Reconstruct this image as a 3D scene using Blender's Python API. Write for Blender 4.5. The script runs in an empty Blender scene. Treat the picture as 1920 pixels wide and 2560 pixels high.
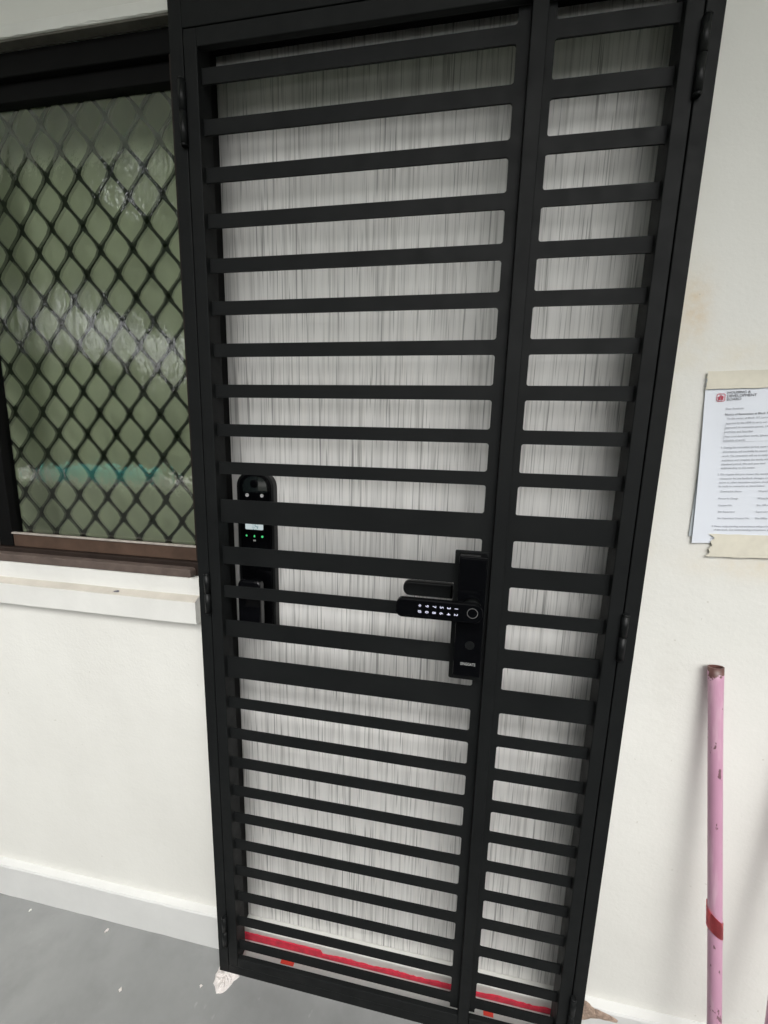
import bpy, bmesh, math, random
from mathutils import Vector, Matrix
random.seed(7)
R = math.radians
scene = bpy.context.scene
C = scene.collection

# ---------------------------------------------------------------- camera
cam_d = bpy.data.cameras.new('camera'); cam = bpy.data.objects.new('camera', cam_d); C.objects.link(cam)
cam_d.sensor_fit = 'VERTICAL'; cam_d.sensor_height = 24.0; cam_d.lens = 9.6266
cam_d.clip_start = 0.02; cam_d.clip_end = 600
cr = Vector((.9842, .1753, .0260)); cd = Vector((.0557, -.1664, -.9845)); cf = Vector((-.1682, .9704, -.1735))
cr.normalize(); cf = (cf - cr * cf.dot(cr)).normalized(); cu = cr.cross(cf).normalized()
m = Matrix((cr, cu, -cf)).transposed().to_4x4(); m.translation = Vector((0, -.7725, 1.40))
cam.matrix_world = m
scene.camera = cam

# ---------------------------------------------------------------- world, sun, exposure
SUN_EL, SUN_AZ = R(52), R(163)          # azimuth clockwise from +Y; the sun side is behind and to the right
world = bpy.data.worlds.new('World'); scene.world = world; world.use_nodes = True
nt = world.node_tree; nt.nodes.clear()
sky = nt.nodes.new('ShaderNodeTexSky'); sky.sky_type = 'NISHITA'; sky.sun_disc = False
sky.sun_elevation = SUN_EL; sky.sun_rotation = SUN_AZ; sky.dust_density = 6; sky.air_density = 1.2; sky.ozone_density = 1
hs = nt.nodes.new('ShaderNodeHueSaturation'); hs.inputs['Saturation'].default_value = .12
bg = nt.nodes.new('ShaderNodeBackground'); bg.inputs['Strength'].default_value = .15
wo = nt.nodes.new('ShaderNodeOutputWorld')
nt.links.new(sky.outputs[0], hs.inputs['Color']); nt.links.new(hs.outputs[0], bg.inputs[0]); nt.links.new(bg.outputs[0], wo.inputs[0])
sd = bpy.data.lights.new('sun', 'SUN'); sd.energy = .62; sd.angle = R(70); sd.color = (1, .97, .92)
sun = bpy.data.objects.new('sun', sd); C.objects.link(sun)
sdir = Vector((math.sin(SUN_AZ) * math.cos(SUN_EL), math.cos(SUN_AZ) * math.cos(SUN_EL), math.sin(SUN_EL)))
sun.rotation_euler = sdir.to_track_quat('Z', 'Y').to_euler()
scene.view_settings.view_transform = 'Standard'; scene.view_settings.look = 'None'
scene.view_settings.exposure = 0.87; scene.view_settings.gamma = 1; scene.view_settings.use_curve_mapping = False
scene.render.engine = 'CYCLES'
scene.cycles.max_bounces = 10; scene.cycles.diffuse_bounces = 6; scene.cycles.transparent_max_bounces = 12

# ---------------------------------------------------------------- node helpers
class NB:
    def __init__(s, name):
        s.m = bpy.data.materials.new(name); s.m.use_nodes = True; s.t = s.m.node_tree; s.t.nodes.clear()
        s.out = s.t.nodes.new('ShaderNodeOutputMaterial'); s.tc = s.t.nodes.new('ShaderNodeTexCoord')
    def n(s, t, **k):
        nd = s.t.nodes.new(t)
        for a, b in k.items():
            if a.startswith('i_'):
                key = a[2:].replace('_', ' ')
                key = int(key) if key.isdigit() else key
                nd.inputs[key].default_value = b
            else: setattr(nd, a, b)
        return nd
    def l(s, a, b): s.t.links.new(a, b)
    def mapped(s, scale, loc=(0, 0, 0), rot=(0, 0, 0)):
        mp = s.n('ShaderNodeMapping'); mp.inputs['Scale'].default_value = scale; mp.inputs['Location'].default_value = loc
        mp.inputs['Rotation'].default_value = rot
        s.l(s.tc.outputs['Object'], mp.inputs['Vector']); return mp.outputs[0]
    def noise(s, scale=5, detail=4, rough=.55, vec=None, mscale=(1, 1, 1), loc=(0, 0, 0)):
        nz = s.n('ShaderNodeTexNoise'); nz.inputs['Scale'].default_value = scale; nz.inputs['Detail'].default_value = detail
        nz.inputs['Roughness'].default_value = rough
        s.l(vec or s.mapped(mscale, loc), nz.inputs['Vector']); return nz.outputs['Fac']
    def ramp(s, fac, stops, interp='LINEAR'):
        r = s.n('ShaderNodeValToRGB'); r.color_ramp.interpolation = interp
        e = r.color_ramp.elements
        while len(e) < len(stops): e.new(.5)
        for q, (p, c) in zip(e, stops):
            q.position = p; q.color = (c, c, c, 1) if isinstance(c, (int, float)) else (*c, 1)
        s.l(fac, r.inputs[0]); return r.outputs[0]
    def mix(s, fac, a, b, mode='MIX'):
        x = s.n('ShaderNodeMix', data_type='RGBA', blend_type=mode)
        for sock, v in ((x.inputs[0], fac), (x.inputs[6], a), (x.inputs[7], b)):
            if isinstance(v, bpy.types.NodeSocket): s.l(v, sock)
            elif isinstance(v, (int, float)): sock.default_value = v if sock.type == 'VALUE' else (v, v, v, 1)
            else: sock.default_value = (*v, 1)
        return x.outputs[2]
    def bump(s, h, strength=.2, dist=.002):
        b = s.n('ShaderNodeBump'); b.inputs['Strength'].default_value = strength; b.inputs['Distance'].default_value = dist
        s.l(h, b.inputs['Height']); return b.outputs[0]
    def prin(s, color, rough=.5, metal=0, normal=None, spec=None, coat=0, emit=None, estr=0):
        p = s.n('ShaderNodeBsdfPrincipled')
        for sock, v in ((p.inputs['Base Color'], color), (p.inputs['Roughness'], rough)):
            if isinstance(v, bpy.types.NodeSocket): s.l(v, sock)
            elif isinstance(v, (int, float)) and sock.name == 'Base Color': sock.default_value = (v, v, v, 1)
            elif isinstance(v, (int, float)): sock.default_value = v
            else: sock.default_value = (*v, 1)
        p.inputs['Metallic'].default_value = metal
        if spec is not None: p.inputs['Specular IOR Level'].default_value = spec
        if coat: p.inputs['Coat Weight'].default_value = coat; p.inputs['Coat Roughness'].default_value = .08
        if normal: s.l(normal, p.inputs['Normal'])
        if emit: p.inputs['Emission Color'].default_value = (*emit, 1); p.inputs['Emission Strength'].default_value = estr
        s.l(p.outputs[0], s.out.inputs[0]); return s.m

# ---------------------------------------------------------------- materials
def m_wall():
    b = NB('painted_plaster')
    base = b.ramp(b.noise(1.6, 5, .6), [(.3, (.670, .668, .628)), (.7, (.732, .730, .688))])
    smudge = b.ramp(b.noise(3.1, 3, .5, mscale=(1, 1, .45), loc=(4, 2, 9)), [(.52, 0), (.75, .16)])
    c = b.mix(smudge, base, (.50, .49, .45))
    # yellow damp stain beside the upper part of the gate, grey patches lower down
    sx = b.n('ShaderNodeSeparateXYZ'); b.l(b.tc.outputs['Object'], sx.inputs[0])
    def dist(cx, cz, rx, rz):
        a = b.n('ShaderNodeMath', operation='SUBTRACT', i_1=cx); b.l(sx.outputs[0], a.inputs[0])
        a2 = b.n('ShaderNodeMath', operation='DIVIDE', i_1=rx); b.l(a.outputs[0], a2.inputs[0])
        a3 = b.n('ShaderNodeMath', operation='POWER', i_1=2); b.l(a2.outputs[0], a3.inputs[0])
        d = b.n('ShaderNodeMath', operation='SUBTRACT', i_1=cz); b.l(sx.outputs[2], d.inputs[0])
        d2 = b.n('ShaderNodeMath', operation='DIVIDE', i_1=rz); b.l(d.outputs[0], d2.inputs[0])
        d3 = b.n('ShaderNodeMath', operation='POWER', i_1=2); b.l(d2.outputs[0], d3.inputs[0])
        e = b.n('ShaderNodeMath', operation='ADD'); b.l(a3.outputs[0], e.inputs[0]); b.l(d3.outputs[0], e.inputs[1])
        g = b.n('ShaderNodeMath', operation='MULTIPLY', i_1=-1); b.l(e.outputs[0], g.inputs[0])
        h = b.n('ShaderNodeMath', operation='EXPONENT'); b.l(g.outputs[0], h.inputs[0]); return h.outputs[0]
    for (cx, cz, rx, rz, st, col) in ((.39, 1.635, .024, .052, .8, (.66, .50, .30)), (.36, 1.50, .03, .35, .35, (.60, .57, .40)),
                                      (.50, 1.56, .14, .03, .35, (.66, .58, .40)), (.60, 1.19, .16, .03, .5, (.68, .58, .40)),
                                      (.72, .62, .05, .22, .45, (.50, .50, .48)), (.44, .93, .03, .18, .25, (.52, .50, .45))):  # far-right grey patch: soft pole shadow painted into the wall colour
        k = b.n('ShaderNodeMath', operation='MULTIPLY'); b.l(dist(cx, cz, rx, rz), k.inputs[0])
        b.l(b.ramp(b.noise(26, 4, .7), [(.3, .15 * st), (.7, st)]), k.inputs[1])
        c = b.mix(k.outputs[0], c, col)
    specks = b.ramp(b.noise(95, 1, .4), [(.79, 0), (.83, .4)])
    c = b.mix(specks, c, (.42, .40, .34))
    h = b.mix(.25, b.noise(14, 3, .5), b.noise(130, 3, .6))
    return b.prin(c, .62, normal=b.bump(h, .45, .004), spec=.3)
def m_floor():
    b = NB('cement_screed')
    c = b.ramp(b.noise(2.2, 6, .62), [(.25, (.180, .185, .182)), (.75, (.275, .280, .276))])
    c = b.mix(b.ramp(b.noise(9, 5, .6, loc=(3, 1, 0)), [(.48, 0), (.75, .5)]), c, (.165, .168, .165))
    c = b.mix(b.ramp(b.noise(42, 2, .5, mscale=(1, .55, 1)), [(.70, 0), (.78, .35)]), c, (.42, .42, .41))
    return b.prin(c, b.ramp(b.noise(5, 3), [(.3, .42), (.7, .6)]), normal=b.bump(b.noise(60, 5, .6), .25, .002))
def m_black():
    b = NB('black_powder_coat')
    c = b.ramp(b.noise(8, 4, .6), [(.3, (.0062, .0070, .0072)), (.7, (.0092, .0102, .0103))])
    c = b.mix(b.ramp(b.noise(3.5, 6, .75, loc=(2, 0, 5)), [(.6, 0), (.85, .5)]), c, (.022, .023, .022))
    return b.prin(c, b.ramp(b.noise(30, 3), [(.3, .50), (.7, .62)]), normal=b.bump(b.noise(900, 2, .5), .10, .0004), spec=.13)
def m_door():
    b = NB('streaked_laminate')
    broad = b.ramp(b.noise(1, 3, .6, mscale=(38, 1, .55)), [(.3, .0), (.72, 1)])
    c = b.mix(broad, (.70, .695, .675), (.84, .835, .81))
    mid = b.ramp(b.noise(1, 2, .6, mscale=(150, 1, 3.2), loc=(7, 0, 3)), [(.50, 0), (.68, .7)])
    c = b.mix(mid, c, (.47, .465, .445))
    lite = b.ramp(b.noise(1, 1, .5, mscale=(110, 1, 1.6), loc=(1, 0, 8)), [(.56, 0), (.68, .8)])
    c = b.mix(lite, c, (.80, .79, .76))
    fine = b.ramp(b.noise(1, 1, .5, mscale=(300, 1, 7), loc=(2, 0, 1)), [(.60, 0), (.72, .75)])
    c = b.mix(fine, c, (.25, .25, .24))
    fine2 = b.ramp(b.noise(1, 1, .5, mscale=(150, 1, 3), loc=(9, 0, 6)), [(.65, 0), (.74, .7)])
    c = b.mix(fine2, c, (.24, .24, .23))
    return b.prin(c, .42, normal=b.bump(mid, .12, .0006), spec=.3)
def m_simple(name, col, rough=.5, var=.12, scale=20, bump=.1, metal=0, spec=None, coat=0, dist=.001):
    b = NB(name)
    lo = tuple(max(0, x * (1 - var)) for x in col); hi = tuple(min(1, x * (1 + var)) for x in col)
    c = b.ramp(b.noise(scale, 4, .6), [(.3, lo), (.7, hi)])
    return b.prin(c, rough, metal, b.bump(b.noise(scale * 5, 3, .6), bump, dist), spec, coat)
def m_emit(name, col, st):
    b = NB(name); return b.prin(tuple(x * .5 for x in col), .4, emit=col, estr=st)
def m_lcd():
    b = NB('backlit_display')
    f = b.ramp(b.noise(230, 2, .5, mscale=(1, 1, 1)), [(.50, 0), (.56, 1)], 'LINEAR')
    sx = b.n('ShaderNodeSeparateXYZ'); b.l(b.tc.outputs['Object'], sx.inputs[0])
    w = b.ramp(sx.outputs[0], [(0, 0), (1, 0)])
    g = b.n('ShaderNodeMapRange'); g.inputs[1].default_value = -.460; g.inputs[2].default_value = -.456; b.l(sx.outputs[0], g.inputs[0])
    g2 = b.n('ShaderNodeMapRange'); g2.inputs[1].default_value = -.442; g2.inputs[2].default_value = -.446; b.l(sx.outputs[0], g2.inputs[0])
    k = b.n('ShaderNodeMath', operation='MULTIPLY'); b.l(g.outputs[0], k.inputs[0]); b.l(g2.outputs[0], k.inputs[1])
    k2 = b.n('ShaderNodeMath', operation='MULTIPLY'); b.l(k.outputs[0], k2.inputs[0]); b.l(f, k2.inputs[1])
    col = b.mix(k2.outputs[0], (.80, .92, .93), (.22, .38, .40))
    e = b.n('ShaderNodeEmission', i_Strength=.34); b.l(col, e.inputs[0]); b.l(e.outputs[0], b.out.inputs[0]); return b.m
def m_glass():
    b = NB('textured_window_glass')
    h = b.mix(.35, b.noise(1, 1, .5, mscale=(34, 1, 11)), b.noise(90, 2, .5, mscale=(1, 1, .5)))
    nrm = b.bump(h, .7, .0016)
    rf = b.n('ShaderNodeBsdfRefraction', i_IOR=1.10, i_Roughness=.13); rf.inputs[0].default_value = (.94, .98, .93, 1); b.l(nrm, rf.inputs['Normal'])
    tr = b.n('ShaderNodeBsdfTransparent'); tr.inputs[0].default_value = (.94, .98, .93, 1)
    mx = b.n('ShaderNodeMixShader'); mx.inputs[0].default_value = .72; b.l(tr.outputs[0], mx.inputs[1]); b.l(rf.outputs[0], mx.inputs[2])
    gl = b.n('ShaderNodeBsdfGlossy', i_Roughness=.012); gl.inputs[0].default_value = (1, 1, 1, 1); b.l(nrm, gl.inputs['Normal'])
    fr = b.n('ShaderNodeFresnel', i_IOR=1.85); b.l(nrm, fr.inputs['Normal'])
    m2 = b.n('ShaderNodeMixShader'); ad = b.n('ShaderNodeMath', operation='ADD', i_1=.095, use_clamp=True); b.l(fr.outputs[0], ad.inputs[0]); b.l(ad.outputs[0], m2.inputs[0]); b.l(mx.outputs[0], m2.inputs[1]); b.l(gl.outputs[0], m2.inputs[2])
    b.l(m2.outputs[0], b.out.inputs[0]); return b.m
def m_pole():
    b = NB('chipped_pink_paint')
    c = b.ramp(b.noise(7, 4, .6, mscale=(1, 1, .3)), [(.3, (.46, .24, .345)), (.7, (.55, .31, .42))])
    c = b.mix(b.ramp(b.noise(30, 4, .7, mscale=(1, 1, .15), loc=(3, 3, 3)), [(.56, 0), (.72, .5)]), c, (.66, .47, .54))
    c = b.mix(b.ramp(b.noise(60, 3, .6, mscale=(1, 1, .45), loc=(5, 0, 0)), [(.635, 0), (.66, .9)]), c, (.14, .07, .08))
    sx = b.n('ShaderNodeSeparateXYZ'); b.l(b.tc.outputs['Object'], sx.inputs[0])
    ad = b.n('ShaderNodeMath', operation='MULTIPLY_ADD', i_1=.11); b.l(b.noise(48, 4, .6), ad.inputs[0]); b.l(sx.outputs[2], ad.inputs[2])
    mr = b.n('ShaderNodeMapRange'); mr.inputs[1].default_value = 1.036; mr.inputs[2].default_value = 1.040; b.l(ad.outputs[0], mr.inputs[0])
    rust = b.ramp(b.noise(70, 4, .7), [(.35, (.10, .045, .04)), (.62, (.13, .06, .05)), (.72, (.42, .22, .09))])
    c = b.mix(mr.outputs[0], c, rust)
    return b.prin(c, .38, normal=b.bump(b.noise(70, 4), .2, .001))
WALL = m_wall(); FLOOR = m_floor(); BLACK = m_black(); DOOR = m_door(); GLASS = m_glass(); POLE = m_pole(); LCD = m_lcd()
WHITE = m_simple('white_gloss_paint', (.71, .71, .675), .5, .06, 6, .35, dist=.003)
DUSTY = m_simple('dusty_ledge_paint', (.47, .44, .385), .75, .12, 16, .3)
SKIRT = m_simple('white_skirting_paint', (.62, .625, .61), .5, .05, 5, .3, dist=.003)
DBLACK = m_simple('black_frame_paint', (.004, .004, .004), .6, .2, 12, .1, spec=.1)
GLOSSB = m_simple('black_gloss_plastic', (.0022, .0024, .003), .16, .1, 10, .02, spec=.13)
HANDM = m_simple('polished_black_handle', (.003, .0032, .004), .14, .1, 10, .02, spec=.5)
SATB = m_simple('black_satin_plastic', (.007, .0078, .008), .38, .15, 40, .05, spec=.2)
BROWN = m_simple('bronze_aluminium', (.022, .015, .012), .5, .25, 25, .15, spec=.2)
SOFF = m_simple('brown_grey_soffit', (.085, .08, .065), .8, .25, 30, .4)
BROWNR = m_simple('warm_bronze_rail', (.075, .046, .032), .45, .25, 25, .15)
BROWNL = m_simple('bronze_sill_flange', (.105, .080, .068), .5, .25, 30, .2)
SILVER = m_simple('worn_aluminium_lip', (.42, .38, .34), .45, .2, 60, .1, metal=.2)
GRILLE = m_simple('dark_grille_metal', (.030, .038, .026), .5, .3, 30, .1)
CURTAIN = m_simple('olive_curtain', (.78, .83, .62), .9, .12, 7, .2)
DARKROOM = m_simple('dim_room_wall', (.12, .125, .10), .8)
RED = m_simple('red_brushed_paint', (.74, .035, .075), .5, .2, 50, .2)
REDSQ = m_simple('red_sticker', (.85, .06, .035), .5)
TAPER = m_simple('red_tape', (.90, .16, .19), .35, .12, 30, .1)
PAPER = m_simple('white_paper', (.70, .735, .79), .7, .02, 8, .1)
PAPERB = m_simple('grey_blue_paper', (.47, .51, .53), .7, .05, 8, .1)
MTAPE = m_simple('masking_tape_paper', (.64, .61, .51), .65, .10, 22, .3)
INK = m_simple('grey_ink', (.34, .35, .39), .8, .05)
INKD = m_simple('dark_ink', (.13, .13, .15), .8, .05)
LOGOR = m_simple('red_ink', (.50, .07, .11), .7, .05)
PLASTER = m_simple('raw_cement_patch', (.80, .75, .72), .85, .12, 60, .9, dist=.006)
BRICKY = m_simple('exposed_brown_render', (.42, .31, .24), .9, .45, 90, .9, dist=.006)
CEIL = m_simple('ceiling_paint', (.72, .72, .68), .8, .05, 3, .1)
PARA = m_simple('parapet_paint', (.13, .13, .125), .7, .08, 4, .2)
TEAL = m_simple('teal_cloth', (.08, .62, .58), .8, .1, 30, .3)
FAR = m_simple('far_block_paint', (.55, .53, .48), .8, .1, .3, 0)
FARW = m_simple('far_window_dark', (.05, .06, .07), .3, .1, .3, 0)
GROUND = m_simple('grassy_ground', (.07, .10, .05), .9, .3, .3, 0)
LEAF = m_simple('leaf_green', (.05, .085, .03), .7, .35, 2, 0)
BARK = m_simple('tree_bark', (.11, .085, .06), .9, .3, 6, .4)
GREEN = m_emit('green_indicator', (.10, .85, .28), .33)
KEYW = m_emit('lit_key_symbol', (.80, .80, 1.0), .34)
LOGOW = m_simple('grey_printed_logo', (.40, .41, .40), .5)
IRW = m_simple('white_round_lamp', (.60, .60, .60), .3, .3, 300, 0)
RING = m_simple('steel_ring', (.30, .30, .30), .3, .1, 20, 0, metal=.7)
LENS = m_simple('dark_lens', (.010, .014, .014), .06, .1, 10, 0, coat=1)

# ---------------------------------------------------------------- mesh helpers
def link(name, bm, mat, parent=None, smooth=False, loc=None):
    me = bpy.data.meshes.new(name); bm.normal_update(); bm.to_mesh(me); bm.free()
    me.materials.append(mat)
    if smooth:
        for p in me.polygons: p.use_smooth = True
    o = bpy.data.objects.new(name, me); C.objects.link(o)
    if parent: o.parent = parent
    if loc: o.location = loc
    return o
def tag(o, label=None, cat=None, group=None, kind=None):
    if label: o['label'] = label
    if cat: o['category'] = cat
    if group: o['group'] = group
    if kind: o['kind'] = kind
    return o
def empty(name, loc=(0, 0, 0)):
    o = bpy.data.objects.new(name, None); o.empty_display_size = .05; o.location = loc; C.objects.link(o); return o
def abox(bm, x0, x1, y0, y1, z0, z1, bev=0, seg=2):
    t = bmesh.new(); bmesh.ops.create_cube(t, size=1)
    for v in t.verts: v.co = Vector(((x0 + x1) / 2 + v.co.x * (x1 - x0), (y0 + y1) / 2 + v.co.y * (y1 - y0), (z0 + z1) / 2 + v.co.z * (z1 - z0)))
    if bev: bmesh.ops.bevel(t, geom=list(t.edges), offset=bev, segments=seg, profile=.5, affect='EDGES')
    merge(bm, t)
def merge(bm, t):
    me = bpy.data.meshes.new('t'); t.to_mesh(me); t.free(); bm.from_mesh(me); bpy.data.meshes.remove(me)
def box(name, x0, x1, y0, y1, z0, z1, mat, parent=None, bev=0, seg=2):
    bm = bmesh.new(); abox(bm, x0, x1, y0, y1, z0, z1, bev, seg); return link(name, bm, mat, parent)
def prism(bm, pts, y0, y1, bev=0):
    """outline in X-Z (counter-clockwise seen from the front) pushed from y0 (front) to y1 (back)"""
    t = bmesh.new()
    vs = [t.verts.new((x, y0, z)) for x, z in pts]; f = t.faces.new(vs)
    ret = bmesh.ops.extrude_face_region(t, geom=[f])
    for v in ret['geom']:
        if isinstance(v, bmesh.types.BMVert): v.co.y = y1
    bmesh.ops.recalc_face_normals(t, faces=list(t.faces))
    if bev:
        es = [e for e in t.edges if abs(e.verts[0].co.y - y0) < 1e-6 and abs(e.verts[1].co.y - y0) < 1e-6]
        bmesh.ops.bevel(t, geom=es, offset=bev, segments=3, profile=.5, affect='EDGES')
    merge(bm, t)
def rrect(x0, x1, z0, z1, r, n=7):
    rs = r if isinstance(r, (tuple, list)) else (r, r, r, r)      # bl, br, tr, tl
    pts = []
    for (cx, cz, a0, q) in ((x0, z0, 180, rs[0]), (x1, z0, 270, rs[1]), (x1, z1, 0, rs[2]), (x0, z1, 90, rs[3])):
        sx = 1 if cx == x0 else -1; sz = 1 if cz == z0 else -1
        if q <= 0: pts.append((cx, cz)); continue
        for i in range(n + 1):
            a = R(a0 + 90 * i / n); pts.append((cx + sx * q + q * math.cos(a), cz + sz * q + q * math.sin(a)))
    return pts
def cyl(bm, p0, p1, r0, r1=None, n=20, cap=True):
    p0, p1 = Vector(p0), Vector(p1); r1 = r0 if r1 is None else r1
    ax = (p1 - p0).normalized(); u = ax.orthogonal().normalized(); w = ax.cross(u)
    A = [bm.verts.new(p0 + (u * math.cos(2 * math.pi * i / n) + w * math.sin(2 * math.pi * i / n)) * r0) for i in range(n)]
    B = [bm.verts.new(p1 + (u * math.cos(2 * math.pi * i / n) + w * math.sin(2 * math.pi * i / n)) * r1) for i in range(n)]
    for i in range(n):
        f = bm.faces.new((A[i], A[(i + 1) % n], B[(i + 1) % n], B[i])); f.smooth = True
    if cap: bm.faces.new(A[::-1]); bm.faces.new(B)
def text(name, s, x, y, z, size, mat, parent=None, rot=0, align='LEFT', sx=1.0, depth=.0002, tilt=0):
    cu_ = bpy.data.curves.new('txt', 'FONT'); cu_.body = s; cu_.size = size; cu_.align_x = align; cu_.extrude = depth; cu_.resolution_u = 2
    to = bpy.data.objects.new('txt', cu_); C.objects.link(to); bpy.context.view_layer.update()
    me = bpy.data.meshes.new_from_object(to.evaluated_get(bpy.context.evaluated_depsgraph_get()))
    bpy.data.objects.remove(to); bpy.data.curves.remove(cu_)
    xs = [v.co.x for v in me.vertices]; zs = [v.co.y for v in me.vertices]
    if align == 'CENTER':
        ox, oz = (min(xs) + max(xs)) / 2, (min(zs) + max(zs)) / 2
    else: ox, oz = 0, 0
    ca, sa = math.cos(rot + tilt), math.sin(rot + tilt)
    for v in me.vertices:
        a, b_, c_ = (v.co.x - ox) * sx, v.co.y - oz, v.co.z
        v.co = (x + a * ca - b_ * sa, y - c_, z + a * sa + b_ * ca)
    me.materials.clear(); me.materials.append(mat)
    o = bpy.data.objects.new(name, me); C.objects.link(o)
    if parent: o.parent = parent
    return o

# ================================================================ setting
f = box('floor', -9, 7, -1.42, .30, -.14, 0, FLOOR); tag(f, kind='structure')
c = box('ceiling', -9, 7, -1.42, .07, 3.00, 3.2, CEIL); tag(c, kind='structure')
g = box('ground', -150, 150, -160, -1.62, -14.2, -14, GROUND); tag(g, kind='structure')

# ---- the wall: panels butted round the window and the door opening
WX0, WX1, WZ0, WZ1 = -1.36, -.576, 1.062, 2.190       # window opening
DX0, DX1, DZ1 = -.556, .360, 2.195                     # door opening
wall = empty('apartment_wall', (0, .07, 0)); wall.location = (0, 0, 0)
tag(wall, 'cream plastered corridor wall around the barred door and the window', 'wall')
bm = bmesh.new()
Y0, Y1 = .070, .30
xs = [-9, WX0, WX1, DX0, DX1, 7]; zs = [0, WZ0, WZ1, DZ1, 3.00]
def hole(i, j):
    if i == 1 and j == 1: return True
    if i == 3 and j < 3: return True
    return False
def quad(bm, *p): return bm.faces.new([bm.verts.new(q) for q in p])
for i in range(5):
    for j in range(4):
        if hole(i, j): continue
        quad(bm, (xs[i], Y0, zs[j]), (xs[i + 1], Y0, zs[j]), (xs[i + 1], Y0, zs[j + 1]), (xs[i], Y0, zs[j + 1]))
def reveal(x0, x1, z0, z1, bottom=True):
    quad(bm, (x0, Y0, z0), (x0, Y1, z0), (x0, Y1, z1), (x0, Y0, z1))
    quad(bm, (x1, Y1, z0), (x1, Y0, z0), (x1, Y0, z1), (x1, Y1, z1))
    quad(bm, (x0, Y0, z1), (x0, Y1, z1), (x1, Y1, z1), (x1, Y0, z1))
    if bottom: quad(bm, (x0, Y1, z0), (x0, Y0, z0), (x1, Y0, z0), (x1, Y1, z0))
reveal(WX0, WX1, WZ0, WZ1); reveal(DX0, DX1, 0, DZ1, False)
quad(bm, (-9, Y1, 0), (-9, Y1, 3.00), (WX0, Y1, 3.00), (WX0, Y1, 0))
quad(bm, (DX1, Y1, 0), (DX1, Y1, 3.00), (7, Y1, 3.00), (7, Y1, 0))
bmesh.ops.remove_doubles(bm, verts=bm.verts, dist=1e-5)
link('plaster_face', bm, WALL, wall)

def profile_run(name, prof, x0, x1, mat, parent, step=.04, jit=.0006, top_faces=None, topmat=None):
    """extrude a Y-Z profile along X with hand-made unevenness"""
    n = max(2, int((x1 - x0) / step)); bm = bmesh.new(); rows = []
    for i in range(n + 1):
        x = x0 + (x1 - x0) * i / n
        j1, j2 = random.uniform(-jit, jit), random.uniform(-jit, jit)
        rows.append([bm.verts.new((x, y + (j1 if y < .0699 else 0), z + (j2 if (z > .001) else 0))) for y, z in prof])
    for i in range(n):
        for k in range(len(prof) - 1):
            fc = bm.faces.new((rows[i][k], rows[i + 1][k], rows[i + 1][k + 1], rows[i][k + 1])); fc.smooth = False
            if top_faces and k in top_faces: fc.material_index = 1
    for r_ in (rows[0][::-1], rows[-1]):
        bm.faces.new(r_)
    bmesh.ops.recalc_face_normals(bm, faces=list(bm.faces))
    o = link(name, bm, mat, parent)
    if topmat: o.data.materials.append(topmat)
    return o
SK = [(.0705, 0), (.049, 0), (.049, .1035), (.0515, .1085), (.0705, .1095)]
profile_run('skirting', SK, -8.9, -.546, SKIRT, wall)
profile_run('skirting', SK, .348, 6.9, SKIRT, wall)
SL = [(.0705, .958), (.046, .959), (.045, 1.0130), (.0475, 1.0155), (.0640, 1.0235), (.0640, 1.0640), (.0705, 1.0648)]
profile_run('window_sill', SL, -2.0, -.584, WHITE, wall, jit=.0003, top_faces=(2, 3), topmat=DUSTY)
# drip edge above the window with a rough painted lower line
bm = bmesh.new(); n = 70; rows = []
for i in range(n + 1):
    x = -1.9 + (-.566 + 1.9) * i / n; j = random.uniform(-.0013, .0013) + (.004 if random.random() < .06 else 0)
    rows.append([bm.verts.new(q) for q in ((x, .0705, 2.214), (x, .0690, 2.210), (x, .0683, 2.191 + j), (x, .0712, 2.1895))])
for i in range(n):
    for k in range(3): bm.faces.new((rows[i][k], rows[i + 1][k], rows[i + 1][k + 1], rows[i][k + 1]))
bm.faces.new(rows[0][::-1]); bm.faces.new(rows[-1]); bmesh.ops.recalc_face_normals(bm, faces=list(bm.faces))
link('lintel_edge', bm, WHITE, wall)
# knocked-off plaster on the skirting ledge right of the gate
def blob(name, outline, y, mat, parent, depth=.006, seed=1, plane='XZ', z=0):
    rnd = random.Random(seed); bm = bmesh.new()
    cx = sum(p[0] for p in outline) / len(outline); cz = sum(p[1] for p in outline) / len(outline)
    pts = []
    for i in range(len(outline)):
        a, b_ = outline[i], outline[(i + 1) % len(outline)]
        for t in (0, .33, .66): pts.append((a[0] + (b_[0] - a[0]) * t + rnd.uniform(-.0014, .0014), a[1] + (b_[1] - a[1]) * t + rnd.uniform(-.0014, .0014)))
    rings = []
    for s, h in ((1, 0), (.86, .45), (.55, .8), (.22, 1)):
        rr = []
        for (px, pz) in pts:
            hh = h * depth * rnd.uniform(.6, 1.15)
            q = (cx + (px - cx) * s, cz + (pz - cz) * s)
            rr.append(bm.verts.new((q[0], y - hh, q[1]) if plane == 'XZ' else (q[0], q[1], z + hh)))
        rings.append(rr)
    m_ = len(pts)
    for a, b_ in zip(rings, rings[1:]):
        for i in range(m_): bm.faces.new((a[i], a[(i + 1) % m_], b_[(i + 1) % m_], b_[i]))
    bm.faces.new(rings[-1]); bmesh.ops.recalc_face_normals(bm, faces=list(bm.faces))
    return link(name, bm, mat, parent)
blob('broken_plaster', [(.349, .060), (.372, .078), (.398, .084), (.436, .084), (.438, .094), (.408, .104), (.385, .111), (.366, .127), (.349, .128)], .0480, BRICKY, wall, .004, 3)
o = blob('cement_patch', [(-.552, -.002), (-.546, -.020), (-.528, -.036), (-.512, -.033), (-.500, -.012), (-.489, .004), (-.497, .028), (-.53, .03), (-.549, .02)], 0, PLASTER, None, .012, 5, 'XY', 0)
tag(o, 'lump of pale cement under the foot of the left gate post', 'cement lump')
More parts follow.
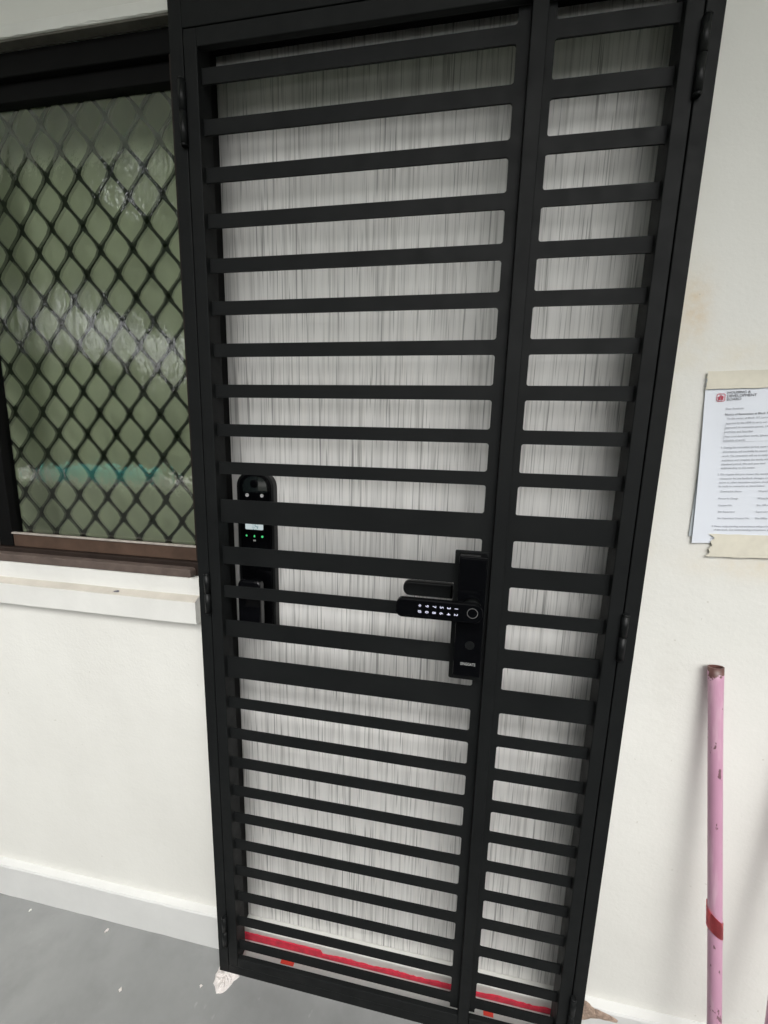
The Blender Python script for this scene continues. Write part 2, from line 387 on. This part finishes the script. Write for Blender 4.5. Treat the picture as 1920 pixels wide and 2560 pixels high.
for i, (x, y, r, lab) in enumerate(((-1.170, .028, .0040, 'tiny white plaster crumb on the floor nearest the left picture edge'),
                                 (-.909, .028, .0055, 'white plaster crumb lying close to the skirting under the window'),
                                 (-.771, -.076, .0050, 'faint pale crumb on the floor away from the skirting'),
                                 (-.575, -.030, .0035, 'small cement crumb on the floor beside the cement lump'))):
    pts = [(x + r * math.cos(a) * random.uniform(.6, 1.1), y + r * 1.3 * math.sin(a) * random.uniform(.6, 1.1)) for a in [k * math.pi / 3 for k in range(6)]]
    o = blob('plaster_crumb', pts, 0, PLASTER if i else WHITE, None, r * .8, 20 + i, 'XY', 0.0002)
    tag(o, lab, 'crumb')
# dead insect on the dusty sill ledge
bm = bmesh.new()
for (dx, r_) in ((-.0045, .0016), (0, .0022), (.005, .0026)):
    t = bmesh.new(); bmesh.ops.create_uvsphere(t, u_segments=8, v_segments=6, radius=r_)
    for v in t.verts: v.co = Vector((v.co.x * 1.4 - .800 + dx, v.co.y + .052, v.co.z + 1.0195 + dx * .15))
    merge(bm, t)
for k in (-1, 0, 1): cyl(bm, (-.800 + k * .003, .052, 1.0195), (-.800 + k * .006, .0475, 1.0185), .0003, n=5)
tag(link('insect', bm, INKD, None), 'small dead insect lying on the dusty window sill ledge', 'insect')

# ================================================================ window
win = empty('window', (-.97, .10, 1.06)); win.location = (0, 0, 0)
tag(win, 'bronze framed window with wavy glass in front of a diamond grille', 'window')
bm = bmesh.new()
abox(bm, WX1 - .030, WX1 - .001, .090, .160, 1.100, 2.139, .002)       # right side
abox(bm, WX0 + .001, WX0 + .03, .090, .160, 1.100, 2.139, .002)
abox(bm, WX0 + .001, WX1 - .001, .088, .160, 1.063, 1.096, .002)       # base channel
link('frame', bm, BROWN, win)
box('head_rail', WX0 + .001, WX1 - .001, .090, .160, 2.1398, 2.184, DBLACK, win, .002)
box('soffit_lining', -2.0, -.566, .0712, .0895, 2.1850, 2.1892, SOFF, win)  # dark brown-grey strip over the underside of the window opening
bm = bmesh.new(); prism(bm, rrect(-2.0, -.606, 1.0652, 1.0850, (0, .003, .008, 0)), .0655, .0865, .0012)
link('sill_flange', bm, BROWNL, win)
box('bottom_rail', -1.1455, WX1 - .031, .100, .128, 1.0965, 1.1298, BROWNR, win, .0015)
sash = bmesh.new()
abox(sash, -1.146, WX1 - .031, .104, .128, 2.104, 2.1395, .0015)
abox(sash, -1.188, -1.146, .098, .130, 1.0965, 2.1395, .0015)
sash_o = link('sash', sash, DBLACK, win)
box('glazing_lip', -1.146, WX1 - .031, .0965, .105, 1.1302, 1.1345, SILVER, sash_o, .0008)
bm = bmesh.new(); quad(bm, (-1.147, .1165, 1.129), (WX1 - .03, .1165, 1.129), (WX1 - .03, .1165, 2.106), (-1.147, .1165, 2.106))
link('pane', bm, GLASS, sash_o)
bm = bmesh.new(); quad(bm, (WX0 + .03, .130, 1.0965), (-1.186, .130, 1.0965), (-1.186, .130, 2.139), (WX0 + .03, .130, 2.139))
link('pane', bm, GLASS, win)
# diamond mesh: continuous expanded-metal strands, one sheet
bm = bmesh.new(); PX, PZ, yg = .0850, .1065, .150
def strand(p, q, w0, w1):
    """one curved arm of the sheet, a tapered flat bar"""
    steps = 4; L = []
    for i in range(steps + 1):
        t = i / steps; s = t * t * (3 - 2 * t)
        x = p[0] + (q[0] - p[0]) * (t * .45 + s * .55); z = p[1] + (q[1] - p[1]) * t
        w = w0 + (w1 - w0) * math.sin(math.pi * t)
        L.append((x, z, w))
    rows = [[bm.verts.new((x - w, yg, z)), bm.verts.new((x + w, yg, z)), bm.verts.new((x + w, yg + .004, z)), bm.verts.new((x - w, yg + .004, z))] for x, z, w in L]
    for a, b_ in zip(rows, rows[1:]):
        for k in range(4): bm.faces.new((a[k], a[(k + 1) % 4], b_[(k + 1) % 4], b_[k]))
nx, nz = 13, 11
for j in range(2 * nz + 2):
    for i in range(nx + 1):
        x = WX0 + .0 + i * PX + (PX / 2 if j % 2 else 0); z = 1.075 + j * PZ / 2
        if z > 2.13 or x > WX1 - .01: continue
        for s in (-1, 1):
            x2 = x + s * PX / 2
            if WX0 < x2 < WX1 - .005 and z + PZ / 2 < 2.15: strand((x, z), (x2, z + PZ / 2), .0072, .0045)
link('diamond_grille', bm, GRILLE, win)
# curtain with shallow folds and the dim room round it
bm = bmesh.new(); n = 90; prev = None
for i in range(n + 1):
    x = WX0 - .1 + (WX1 + .0 - WX0 + .1) * i / n; y = .232 + .006 * math.sin(x * 42) + .003 * math.sin(x * 97)
    a, b_ = bm.verts.new((x, y, 1.00)), bm.verts.new((x, y, 2.25))
    if prev: fc = bm.faces.new((prev[0], a, b_, prev[1])); fc.smooth = True
    prev = (a, b_)
tag(link('curtain', bm, CURTAIN), 'plain olive green curtain hanging behind the diamond grille of the window', 'curtain')
bm = bmesh.new()
quad(bm, (-4.5, .70, -.1), (4.5, .70, -.1), (4.5, .70, 3.0), (-4.5, .70, 3.0)); quad(bm, (-4.5, .301, 2.99), (4.5, .301, 2.99), (4.5, .70, 2.99), (-4.5, .70, 2.99))
tag(link('room_wall', bm, DARKROOM), kind='structure')

# ================================================================ door behind the gate
door = empty('front_door'); tag(door, 'pale grey streaked front door behind the black barred gate', 'door')
box('panel', -.548, .352, .120, .160, .0300, 2.186, DOOR, door)
bm = bmesh.new()
abox(bm, DX0 + .001, -.5205, .078, .119, .001, 2.146, .001); abox(bm, .3200, DX1 - .001, .078, .119, .001, 2.146, .001)
abox(bm, DX0 + .001, DX1 - .001, .078, .119, 2.1465, DZ1 - .001, .001)
link('door_frame', bm, DBLACK, door)
lock = bmesh.new()
prism(lock, rrect(-.4990, -.4085, .925, 1.3200, (.010, .010, .034, .034)), .098, .1195, .004)
lock = link('door_lock', lock, SATB, door); lock['label'] = 'black push-pull digital lock on the door'
bm = bmesh.new(); prism(bm, rrect(-.4880, -.4135, .932, 1.3150, (.012, .012, .028, .028)), .0920, .0979, .0012); link('front_panel', bm, GLOSSB, lock)
bm = bmesh.new(); prism(bm, rrect(-.4790, -.4200, 1.2740, 1.3100, (.004, .004, .024, .024)), .0905, .0919, .0006); link('camera_window', bm, LENS, lock)
for x in (-.4688, -.4326):
    bm = bmesh.new(); cyl(bm, (x, .0905, 1.2670), (x, .0919, 1.2670), .0040); link('infrared_lamp', bm, IRW, lock)
bm = bmesh.new(); cyl(bm, (-.4500, .0885, 1.2935), (-.4500, .0904, 1.2935), .0085, .0095, 28); link('camera_lens', bm, GLOSSB, lock)
bm = bmesh.new(); prism(bm, rrect(-.4755, -.4315, 1.1868, 1.2130, .0025), .0912, .0919); link('screen', bm, LCD, lock)
for k, (x, sh) in enumerate(((-.4733, 0), (-.4537, 1), (-.4342, 2))):
    bm = bmesh.new()
    if sh == 0: 
        bmesh.ops.create_circle(bm, cap_ends=True, segments=12, radius=.0022)
        for v in bm.verts: v.co = Vector((v.co.x + x, .0915, v.co.y + 1.1716))
        prismless = True
    elif sh == 1:
        abox(bm, x - .0018, x + .0018, .0912, .0919, 1.1690, 1.1715); abox(bm, x - .0011, x + .0011, .0912, .0919, 1.1716, 1.1738)
    else:
        cyl(bm, (x, .0912, 1.1712), (x, .0919, 1.1712), .0026, n=14)
    link('indicator', bm, GREEN, lock)
bm = bmesh.new(); abox(bm, -.4568, -.4505, .0912, .0919, 1.1593, 1.1628); link('indicator', bm, LOGOW, lock)
bm = bmesh.new(); prism(bm, rrect(-.4790, -.4235, .9500, 1.0775, (.008, .008, .014, .014)), .0520, .0700, .0055)
abox(bm, -.472, -.430, .0701, .0917, .985, 1.055, .003)
link('push_handle', bm, HANDM, lock)

# threshold behind the gate
th = empty('door_threshold'); tag(th, 'white painted threshold with a red painted edge under the door', 'threshold')
bm = bmesh.new(); abox(bm, DX0 + .001, DX1 - .001, .0845, .1196, 0, .0400, .003); link('step', bm, WHITE, th)
bm = bmesh.new(); abox(bm, DX0 + .001, DX1 - .001, .0705, .0800, 0, .0070); abox(bm, -.545, .345, .030, .0704, 0, .0068, .001); link('apron', bm, SKIRT, th)
bm = bmesh.new(); n = 120; x0, x1 = DX0 + .03, DX1 - .035; pr = None
for i in range(n + 1):
    x = x0 + (x1 - x0) * i / n
    top = .0190 + .0014 * math.sin(i * .33) + random.uniform(-.0016, .0016); 
    if i < 34: top = .0275 + random.uniform(-.0003, .0003)
    lo = .0072
    q = [bm.verts.new((x, .0805, lo)), bm.verts.new((x, .0805, top)), bm.verts.new((x, .0846, top)), bm.verts.new((x, .0846, lo))]
    if pr:
        for k in range(3): bm.faces.new((pr[k], q[k], q[k + 1], pr[k + 1]))
    pr = q
bmesh.ops.recalc_face_normals(bm, faces=list(bm.faces)); link('red_edge', bm, RED, th)
for (x0, x1) in ((-.3930, -.3560), (.1400, .1640)):
    bm = bmesh.new(); abox(bm, x0, x1, .0480, .0690, .0069, .0074); link('red_mark', bm, REDSQ, th)

# ================================================================ gate
gate = empty('security_gate', (0, 0, 0)); tag(gate, 'black metal double-leaf security gate with horizontal slats in front of the door', 'gate')
bm = bmesh.new(); B = .0014
JB = .014
abox(bm, -.5401, -.5140, 0, .0480, JB, 2.1540, B); abox(bm, .3154, .3413, 0, .0480, JB, 2.1540, B)
abox(bm, -.5139, .3153, 0, .0480, 2.0960 + .0005, 2.1540, B); abox(bm, -.5139, .3153, 0.000, .0110, JB, .0400, B)
# the wide head rail in two steps
link('gate_frame', bm, BLACK, gate)
SLATS = [('S', 2.0426, 2.0177), ('S', 1.9628, 1.9377), ('S', 1.8851, 1.8606), ('S', 1.8083, 1.7841), ('S', 1.7315, 1.7067), ('S', 1.6554, 1.6308),
         ('S', 1.5779, 1.5530), ('S', 1.5002, 1.4752), ('S', 1.4230, 1.3982), ('S', 1.3462, 1.3211), ('R', 1.2675, 1.2181), ('M', 1.1654, 1.1266),
         ('S', 1.0771, 1.0502), ('M', .9969, .9582), ('R', .9088, .8578), ('S', .8066, .7811), ('S', .7270, .7015), ('S', .6500, .6236), ('S', .5724, .5465),
         ('S', .4963, .4710), ('S', .4185, .3930), ('S', .3409, .3152), ('S', .2626, .2370), ('S', .1841, .1588), ('S', .1080, .0820)]
PY0, PY1 = .0120, .0155
def slat_outline(x0, x1, z0, z1, rl, rr, n=5):
    """flat bar whose ends flare with the rounded corners of the cut openings"""
    pts = []
    def arc(cx, cz, a0, a1, r): 
        for i in range(n + 1):
            a = R(a0 + (a1 - a0) * i / n); pts.append((cx + r * math.cos(a), cz + r * math.sin(a)))
    if rl: pts.append((x0, z0 - rl)); arc(x0 + rl, z0 - rl, 180, 90, rl)
    else: pts.append((x0, z0))
    if rr: arc(x1 - rr, z0 - rr, 90, 0, rr)
    else: pts.append((x1, z0))
    if rr: arc(x1 - rr, z1 + rr, 0, -90, rr)
    else: pts.append((x1, z1))
    if rl: arc(x0 + rl, z1 + rl, 270, 180, rl)
    else: pts.append((x0, z1))
    out = []
    for p in pts:
        if not out or (abs(p[0] - out[-1][0]) + abs(p[1] - out[-1][1])) > 1e-6: out.append(p)
    return out
def leaf(label, sx0, sx1, px0, px1, stiles, margins, rails, rl, rr, plates, hinge_x, hinges):
    bm = bmesh.new()
    for (a, b_) in stiles: abox(bm, a, b_, -.0005, .0400, .0415, 2.1210 - .0265 + .0000, B)
    for (a, b_, c_, d_) in rails: abox(bm, a, b_, -.0005, .0110, c_, d_, B)
    for (a, b_) in margins: abox(bm, a, b_, PY0, PY1, .0690, 2.0655)
    o = link('leaf', bm, BLACK, gate); o['label'] = label
    for kind, zt, zb in SLATS:
        w = .0001
        t = bmesh.new(); prism(t, slat_outline(sx0, sx1, zb, zt, rl, rr), PY0, PY1)
        s = link('slat', t, BLACK, o)
        if kind == 'R': s['label'] = 'wide lock rail slat'
        if kind == 'M': s['label'] = 'medium width slat'
    for (z0, z1) in hinges:
        t = bmesh.new(); zm = z0 + (z1 - z0) * .52
        cyl(t, (hinge_x, -.0050, z0 + .003), (hinge_x, -.0050, zm - .0006), .0062); cyl(t, (hinge_x, -.0050, zm + .0006), (hinge_x, -.0050, z1 - .003), .0062)
        cyl(t, (hinge_x, -.0050, z0), (hinge_x, -.0050, z0 + .003), .0050, .0068); cyl(t, (hinge_x, -.0050, z1 - .003), (hinge_x, -.0050, z1), .0068, .0050)
        link('hinge', t, SATB, o)
    return o
# stiles run between the rails (rails butt between stiles)
main = leaf('wide left gate leaf with the lever lock', -.4872, .0555, 0, 0,
            [(-.5122, -.4873), (.0747, .0992)], [(.0555, .0746)], [(-.4872, .0746, 2.0660, 2.0944), (-.4872, .0746, .0408, .0675)], .0028, .0048, None, -.5165,
            [(1.912, 2.018), (1.014, 1.108), (.108, .200)])
small = leaf('narrow right gate leaf', .1130, .2886, 0, 0,
             [(.2887, .3132)], [(.1003, .1130)], [(.1003, .2886, 2.0660, 2.0944), (.1003, .2886, .0408, .0675)], .0040, .0025, None, .3165,
             [(1.908, 2.010), (1.008, 1.100), (.115, .208)])
# lever lock
lk = bmesh.new()
prism(lk, rrect(.0067, .0700, .9262, 1.1942, (.004, .0, .0, .003)), .0070, .0119, .0006)
lk = link('gate_lock', lk, BLACK, gate); lk['label'] = 'glossy black keypad lever lock on its mounting plate'
bm = bmesh.new(); prism(bm, rrect(.0145, .0665, .9470, 1.1905, .003), -.0180, .0069, .0022); link('lock_body', bm, GLOSSB, lk)
bm = bmesh.new(); prism(bm, rrect(.0170, .0640, 1.1250, 1.1860, .003), -.0192, -.0181, .0006); link('smooth_cover', bm, GLOSSB, lk)
bm = bmesh.new(); cyl(bm, (.0427, -.0420, 1.0930), (.0427, -.0181, 1.0930), .0165, n=36); link('lever_neck', bm, SATB, lk)
bm = bmesh.new(); prism(bm, rrect(-.0975, .0618, 1.0742, 1.1112, (.012, .0175, .0175, .012)), -.0530, -.0421, .0022); link('lever', bm, GLOSSB, lk)
bm = bmesh.new()
for i in range(40):
    a0, a1 = 2 * math.pi * i / 40, 2 * math.pi * (i + 1) / 40; r0, r1 = .0086, .0097
    quad(bm, *[(.0427 + r * math.cos(a), -.0537, 1.0941 + r * math.sin(a)) for r, a in ((r0, a0), (r1, a0), (r1, a1), (r0, a1))])
bmesh.ops.remove_doubles(bm, verts=bm.verts, dist=1e-6)
ret = bmesh.ops.extrude_face_region(bm, geom=list(bm.faces))
for v in ret['geom']:
    if isinstance(v, bmesh.types.BMVert): v.co.y = -.0530
bmesh.ops.recalc_face_normals(bm, faces=list(bm.faces)); link('fingerprint_ring', bm, RING, lk)
for i, (u, d) in enumerate((('1', '2'), ('3', '4'), ('5', '6'), ('7', '8'), ('9', '0'), ('*', '#'))):
    x = .0137 - i * .01332
    for s, z in ((u, 1.0999), (d, 1.0883)):
        text('key_symbol', s, x, -.0533, z, .0094 if s != '*' else .0125, KEYW, lk, rot=-math.pi / 2, align='CENTER', depth=.0002)
text('logo_lettering', 'SINGGATE', .0424, -.0186, .9745, .0082, LOGOW, lk, align='CENTER', sx=.74)
bm = bmesh.new(); cyl(bm, (.0435, -.0193, 1.0135), (.0435, -.0181, 1.0135), .0085, .009, 24); link('keyhole_cover', bm, SATB, lk)
bm = bmesh.new(); prism(bm, rrect(-.0968, .0060, 1.0790, 1.1110, (.014, .002, .002, .014)), .0440, .0560, .004)
abox(bm, .0061, .0500, .0200, .0560, 1.072, 1.117, .003); link('inner_lever', bm, SATB, lk)
bm = bmesh.new(); prism(bm, rrect(.0100, .0680, .950, 1.188, .003), .0160, .0199); link('inner_plate', bm, SATB, lk)

# ================================================================ notice on the wall
def rotp(x, z, cx, cz, a): 
    return (cx + (x - cx) * math.cos(a) - (z - cz) * math.sin(a), cz + (x - cx) * math.sin(a) + (z - cz) * math.cos(a))
PA = R(3.3); bx, bz = .4405, 1.2245       # bottom-left corner, sheet leaning left at the top
def sheet(name, x, z, w, h, a, y, mat, curl, parent=None):
    bm = bmesh.new(); nu, nv = 10, 14; V = {}
    for i in range(nu + 1):
        for j in range(nv + 1):
            px, pz = rotp(x + w * i / nu, z + h * j / nv, x, z, a)
            u = i / nu; v = j / nv
            yy = y - curl * (max(0, 1 - u * 5) ** 2) * (math.sin(v * math.pi) * .6 + (1 - v) * .6) - .0004 * math.sin(u * 9 + v * 5)
            V[i, j] = bm.verts.new((px, yy, pz))
    for i in range(nu):
        for j in range(nv):
            fc = bm.faces.new((V[i, j], V[i + 1, j], V[i + 1, j + 1], V[i, j + 1])); fc.smooth = True
    return link(name, bm, mat, parent)
nt_ = sheet('notice_sheet', bx, bz, .210, .297, PA, .0672, PAPER, .004)
tag(nt_, 'white printed notice letter taped to the wall right of the gate', 'notice')
bk = sheet('backing_sheet', .4350, 1.2370, .205, .270, R(0.6), .0688, PAPERB, .002)
tag(bk, 'grey-blue sheet of paper showing behind the left edge of the notice', 'paper')
def nl(s, dx, dz, size=.0050, mat=INK, sx=1.0):
    x, z = rotp(bx + dx, bz + dz, bx, bz, PA)
    return text('text_line', s, x, .0660, z, size, mat, nt_, align='LEFT', sx=sx, depth=.0001, tilt=PA)
YT = .2590
nl('HOUSING &', .0345, YT + .0095, .0064, INKD, 1.05); nl('DEVELOPMENT', .0345, YT + .0038, .0064, INKD, 1.05); nl('BOARD', .0345, YT - .0019, .0064, INKD, 1.05)
# emblem: rounded square outline with a house shape
def emb(pts, y0=.0658, y1=.0662):
    bm = bmesh.new(); prism(bm, [rotp(bx + a, bz + b_, bx, bz, PA) for a, b_ in pts], y0, y1); return bm
ex, ez, es = .0185, YT - .003, .0135
bm = bmesh.new(); o_ = rrect(ex, ex + es, ez, ez + es, .003, 4); i_ = rrect(ex + .0010, ex + es - .0010, ez + .0010, ez + es - .0010, .0022, 4)
for k in range(len(o_)):
    a, b_, c_, d_ = o_[k], o_[(k + 1) % len(o_)], i_[(k + 1) % len(o_)], i_[k]
    quad(bm, *[(lambda q: (q[0], .0659, q[1]))(rotp(bx + p[0], bz + p[1], bx, bz, PA)) for p in (a, b_, c_, d_)])
link('emblem', bm, LOGOR, nt_)
link('emblem', emb([(ex + .0030, ez + .0025), (ex + .0062, ez + .0025), (ex + .0062, ez + .0110), (ex + .0018, ez + .0070), (ex + .0030, ez + .0070)]), LOGOR, nt_)
link('emblem', emb([(ex + .0072, ez + .0025), (ex + .0105, ez + .0025), (ex + .0105, ez + .0070), (ex + .0118, ez + .0070), (ex + .0072, ez + .0110)]), LOGOR, nt_)
LN = [(.0345, YT - .0175, 'Dear Residents', 0), (.0345, YT - .0275, 'Notice of Renovation at Block 157, Lorong', 1),
      (.0385, YT - .0345, 'To the owner of Block 157, Lorong 1, has been', 0), (.0375, YT - .0425, 'approval by the HDB to carry out renovation works', 0),
      (.0375, YT - .0500, 'approved on renovation permit, 14 Mar 2023 for', 0), (.0365, YT - .0575, 'workdays and Saturdays', 0), (.0375, YT - .0655, 'Approved demolition works, (please refer to', 0),
      (.0370, YT - .0725, 'schedule of work)', 0),
      (.0330, YT - .0850, '1. During the renovation period, some noise and', 0), (.0370, YT - .0925, 'disturbances will inevitably be caused during', 0), (.0370, YT - .1000, 'work. The contractor will try to minimise any inco', 0),
      (.0370, YT - .1075, 'nvenience and complete the works within the', 0), (.0365, YT - .1145, 'stipulated period. We seek your kind', 0), (.0365, YT - .1215, 'understanding on this matter.', 0),
      (.0320, YT - .1330, '2. We request that you contact the renovation', 0), (.0365, YT - .1405, 'contractor for any feedback, damages, complaint', 0), (.0365, YT - .1475, 'issues or other renovation matters, should', 0), (.0360, YT - .1545, 'be made to contractor as stated below:', 0),
      (.0400, YT - .1640, 'Contractor Name', 0), (.1000, YT - .1640, 'Wayne Interior', 0), (.0375, YT - .1770, 'Person In Charge', 0), (.1000, YT - .1770, 'Wong Jun Jie', 0),
      (.0385, YT - .1895, 'Contact No.', 0), (.0995, YT - .1895, 'Site Office', 0), (.0390, YT - .2015, 'Site Supervisor', 0), (.0995, YT - .2015, 'Supervisor', 0),
      (.0390, YT - .2135, 'Site Supervisor Contact No.', 0), (.1000, YT - .2135, 'Site Office', 0),
      (.0310, YT - .2285, '3. Please understanding and assistance will go a long way', 0), (.0350, YT - .2350, 'of this work. Our understanding and patience will be appreciated', 0),
      (.0310, YT - .2455, 'Yours faithfully', 0), (.0315, YT - .2520, 'Housing Management Group', 0)]
for dx, dz, s, bold in LN: nl(s, dx, dz, .0052 if bold else .0047, INKD if bold else INK, .97)
bm = bmesh.new()
for (a, b_, c_, d_) in ((.0365, YT - .0740, .19, .0003), (.0365, YT - .0460, .0003, .0), (.0362, YT - .0735, .0004, .030)):
    w, h = c_, max(d_, .0003)
    quad(bm, *[(lambda q: (q[0], .0659, q[1]))(rotp(bx + p[0], bz + p[1], bx, bz, PA)) for p in ((a, b_), (a + w, b_), (a + w, b_ + h), (a, b_ + h))])
link('ruled_line', bm, INK, nt_)
def tape(name, x0, x1, z0, z1, y, a, label, jag):
    rnd = random.Random(jag); bm = bmesh.new(); n = 12; rows = []
    for i in range(n + 1):
        x = x0 + (x1 - x0) * i / n
        rows.append((x, z0 + rnd.uniform(-.0006, .0006) + (x - x0) * a, z1 + rnd.uniform(-.0006, .0006) + (x - x0) * a))
    left = [(x0 + jag * .0016 * (k % 2) + rnd.uniform(0, .002) + (1 - k / 6) * .006 * (jag > 2), z1 - (z1 - z0) * k / 6) for k in range(1, 6)]
    pts = [(r_[0], r_[1]) for r_ in rows] + [(r_[0], r_[2]) for r_ in rows[::-1]] + left
    prism(bm, pts, y, y + .0003)
    o = link(name, bm, MTAPE); return tag(o, label, 'tape')
tape('masking_tape', .4225, .66, 1.5020, 1.5320, .0645, .035, 'beige masking tape across the top edge of the notice', 1)
tape('masking_tape', .4660, .66, 1.2010, 1.2440, .0645, .030, 'beige masking tape holding the bottom edge of the notice', 3)

# ================================================================ poles
def pole(p0, p1, r, label, rust=True, band=None):
    root = empty('pink_pole', p0); tag(root, label, 'pole')
    p0, p1 = Vector(p0), Vector(p1); L = (p1 - p0).length; dz_ = (p1 - p0).normalized(); dx_ = (Vector((1, 0, 0)) - dz_ * dz_.x).normalized(); q = Matrix((dx_, dz_.cross(dx_), dz_)).transposed().to_quaternion()
    root.rotation_mode = 'QUATERNION'; root.rotation_quaternion = q
    bm = bmesh.new(); n = 32; nv = 40; rings = []
    for j in range(nv + 1):
        t = L * j / nv; bend = .0012 * math.sin(t * 5)
        k_ = max(0, (t - L + .12) / .12) ** 2 * .16
        rings.append([bm.verts.new((r * (1 + k_) * math.cos(2 * math.pi * i / n) + bend, r * (1 - k_) * math.sin(2 * math.pi * i / n), t)) for i in range(n)])
    for a, b_ in zip(rings, rings[1:]):
        for i in range(n): fc = bm.faces.new((a[i], a[(i + 1) % n], b_[(i + 1) % n], b_[i])); fc.smooth = True
    ri = r * .82; top = rings[-1]; inn = [bm.verts.new((v.co.x * .82, v.co.y * .82, L)) for v in top]; low = [bm.verts.new((v.co.x * .82, v.co.y * .82, L - .04)) for v in top]
    for i in range(n):
        bm.faces.new((top[i], top[(i + 1) % n], inn[(i + 1) % n], inn[i])); bm.faces.new((inn[i], inn[(i + 1) % n], low[(i + 1) % n], low[i]))
    bm.faces.new(low); bm.faces.new(rings[0][::-1])
    link('tube', bm, POLE, root)
    if band:
        bm = bmesh.new(); z0, h = band; A_, B_ = [], []; nn = 40
        for i in range(nn + 5):
            a = 2 * math.pi * i / nn + math.pi / 2; rr = r + .0010 + .0012 * (i / nn); sk = .016 * math.cos(a) * 1.0
            A_.append(bm.verts.new((rr * math.cos(a), rr * math.sin(a), z0 - sk * .55 + .008 * (i > nn))));
            B_.append(bm.verts.new((rr * math.cos(a), rr * math.sin(a), z0 + h - sk * .75 + .012 * (i > nn))))
        for i in range(nn + 4): fc = bm.faces.new((A_[i], A_[i + 1], B_[i + 1], B_[i])); fc.smooth = True
        bmesh.ops.solidify(bm, geom=list(bm.faces), thickness=.0008)
        link('red_tape_band', bm, TAPER, root)
    return root
pole((.590, -.058, 0), (.5115, .0540, .9880), .0120, 'chipped pink tube with a red tape band leaning on the wall below the notice', band=(.462, .036))
pole((.674, -.050, 0), (.678, .0520, .93), .0120, 'pink tube at the lower right corner beside the taped pink tube')

# ================================================================ the open side of the corridor (seen in the window glass)
pw = empty('parapet_wall'); tag(pw, 'low painted parapet wall along the open side of the corridor', 'parapet')
box('parapet_face', -9, 7, -1.54, -1.42, -.14, 1.04, PARA, pw); box('coping', -9, 7, -1.57, -1.39, 1.0405, 1.10, WHITE, pw, .005)
bm = bmesh.new(); n = 40; pr = None
for i in range(n + 1):
    x = -2.80 + .85 * i / n; y = .004 * math.sin(i * 1.3)
    q = [bm.verts.new((x, -1.385 + y, 1.075)), bm.verts.new((x, -1.40 + y, 1.155)), bm.verts.new((x, -1.51 + y, 1.157)), bm.verts.new((x, -1.58 + y, .95))]
    if pr:
        for k in range(3): fc = bm.faces.new((pr[k], q[k], q[k + 1], pr[k + 1])); fc.smooth = True
    pr = q
tag(link('cloth', bm, TEAL), 'teal cloth hung over the corridor parapet', 'cloth')
def block(label, x0, x1, y, z1, floors):
    e = empty('apartment_block'); tag(e, label, 'building')
    box('block_wall', x0, x1, y - 10, y, -14, z1, FAR, e)
    nwin = int((x1 - x0) / 3.2)
    for j in range(floors):
        for i in range(nwin):
            X = x0 + 1 + i * 3.2; Z = z1 - 2.4 - j * 2.8
            box('window', X, X + 1.9, y, y + .06, Z, Z + 1.3, FARW, e)
block('pale apartment block across from the corridor to the left', -70, -36, -34, 9.0, 7)
block('pale apartment block across from the corridor to the right', 2, 26, -34, 6.5, 6)
def tree(x, y, h, label, seed, sp=1.7, sz=1.7, nc=26, ls=1):
    rnd = random.Random(seed); e = empty('tree', (x, y, -14)); tag(e, label, 'tree', 'trees beyond the parapet')
    bm = bmesh.new(); cyl(bm, (0, 0, 0), (0, 0, h * .7), .35, .15, 10)
    for k in range(6):
        a = rnd.uniform(0, 6.3); cyl(bm, (0, 0, h * .5), (math.cos(a) * 2.4, math.sin(a) * 2.4, h * .8), .14, .04, 6)
    link('trunk', bm, BARK, e)
    bm = bmesh.new()
    cl = [(rnd.gauss(0, sp), rnd.gauss(0, sp), h * .82 + rnd.gauss(0, sz)) for _ in range(nc)]
    for (cx, cy, cz) in cl:
        for _ in range(55):
            p = Vector((cx + rnd.gauss(0, .6), cy + rnd.gauss(0, .6), cz + rnd.gauss(0, .45))); s = rnd.uniform(.12, .3) * ls
            u = Vector((rnd.gauss(0, 1), rnd.gauss(0, 1), rnd.gauss(0, 1))).normalized(); w = u.orthogonal().normalized()
            quad(bm, p - u * s - w * s * .5, p + u * s - w * s * .5, p + u * s + w * s * .5, p - u * s + w * s * .5)
    link('crown', bm, LEAF, e)
TREES = ((-15.2, -14, 9.2, 1.7, 'added tall green tree beyond the parapet with a high round crown, left of centre'), (-19.6, -14, 3.6, 1.4, 'added low round green tree beyond the parapet toward the left end'),
         (-14.2, -13.5, 1.6, 1.5, 'added low green tree beyond the parapet under the high round crown'), (-10.6, -14, 7.4, 1.35, 'added green tree of middle height beyond the parapet nearest the gate'),
         (-23.5, -15, 9.0, 1.8, 'added tall green tree beyond the parapet at the far left end'), (-7.6, -13, 1.2, 1.5, 'added low green tree beyond the parapet just left of the gate'),
         (-8.6, -15, 12.0, 1.5, 'added tallest slim green tree beyond the parapet'), (-19.0, -16, 11.8, 1.5, 'added tall green tree beyond the parapet between the two highest crowns'),
         (-1.5, -19, 0.5, 1.8, 'small green tree beyond the parapet straight across from the gate'), (6, -17, -1.0, 1.8, 'small green tree beyond the parapet on the right side'))  # left-hand crowns are added, spaced to break up the sky in the window reflection
for i, (x, y, zc, sp, lab) in enumerate(TREES):
    tree(x, y, (zc + 14) / .82, lab, i + 1, sp * .68, sp * .68, 60 if i < 8 else 30, 1.05)
bpy.context.view_layer.update()
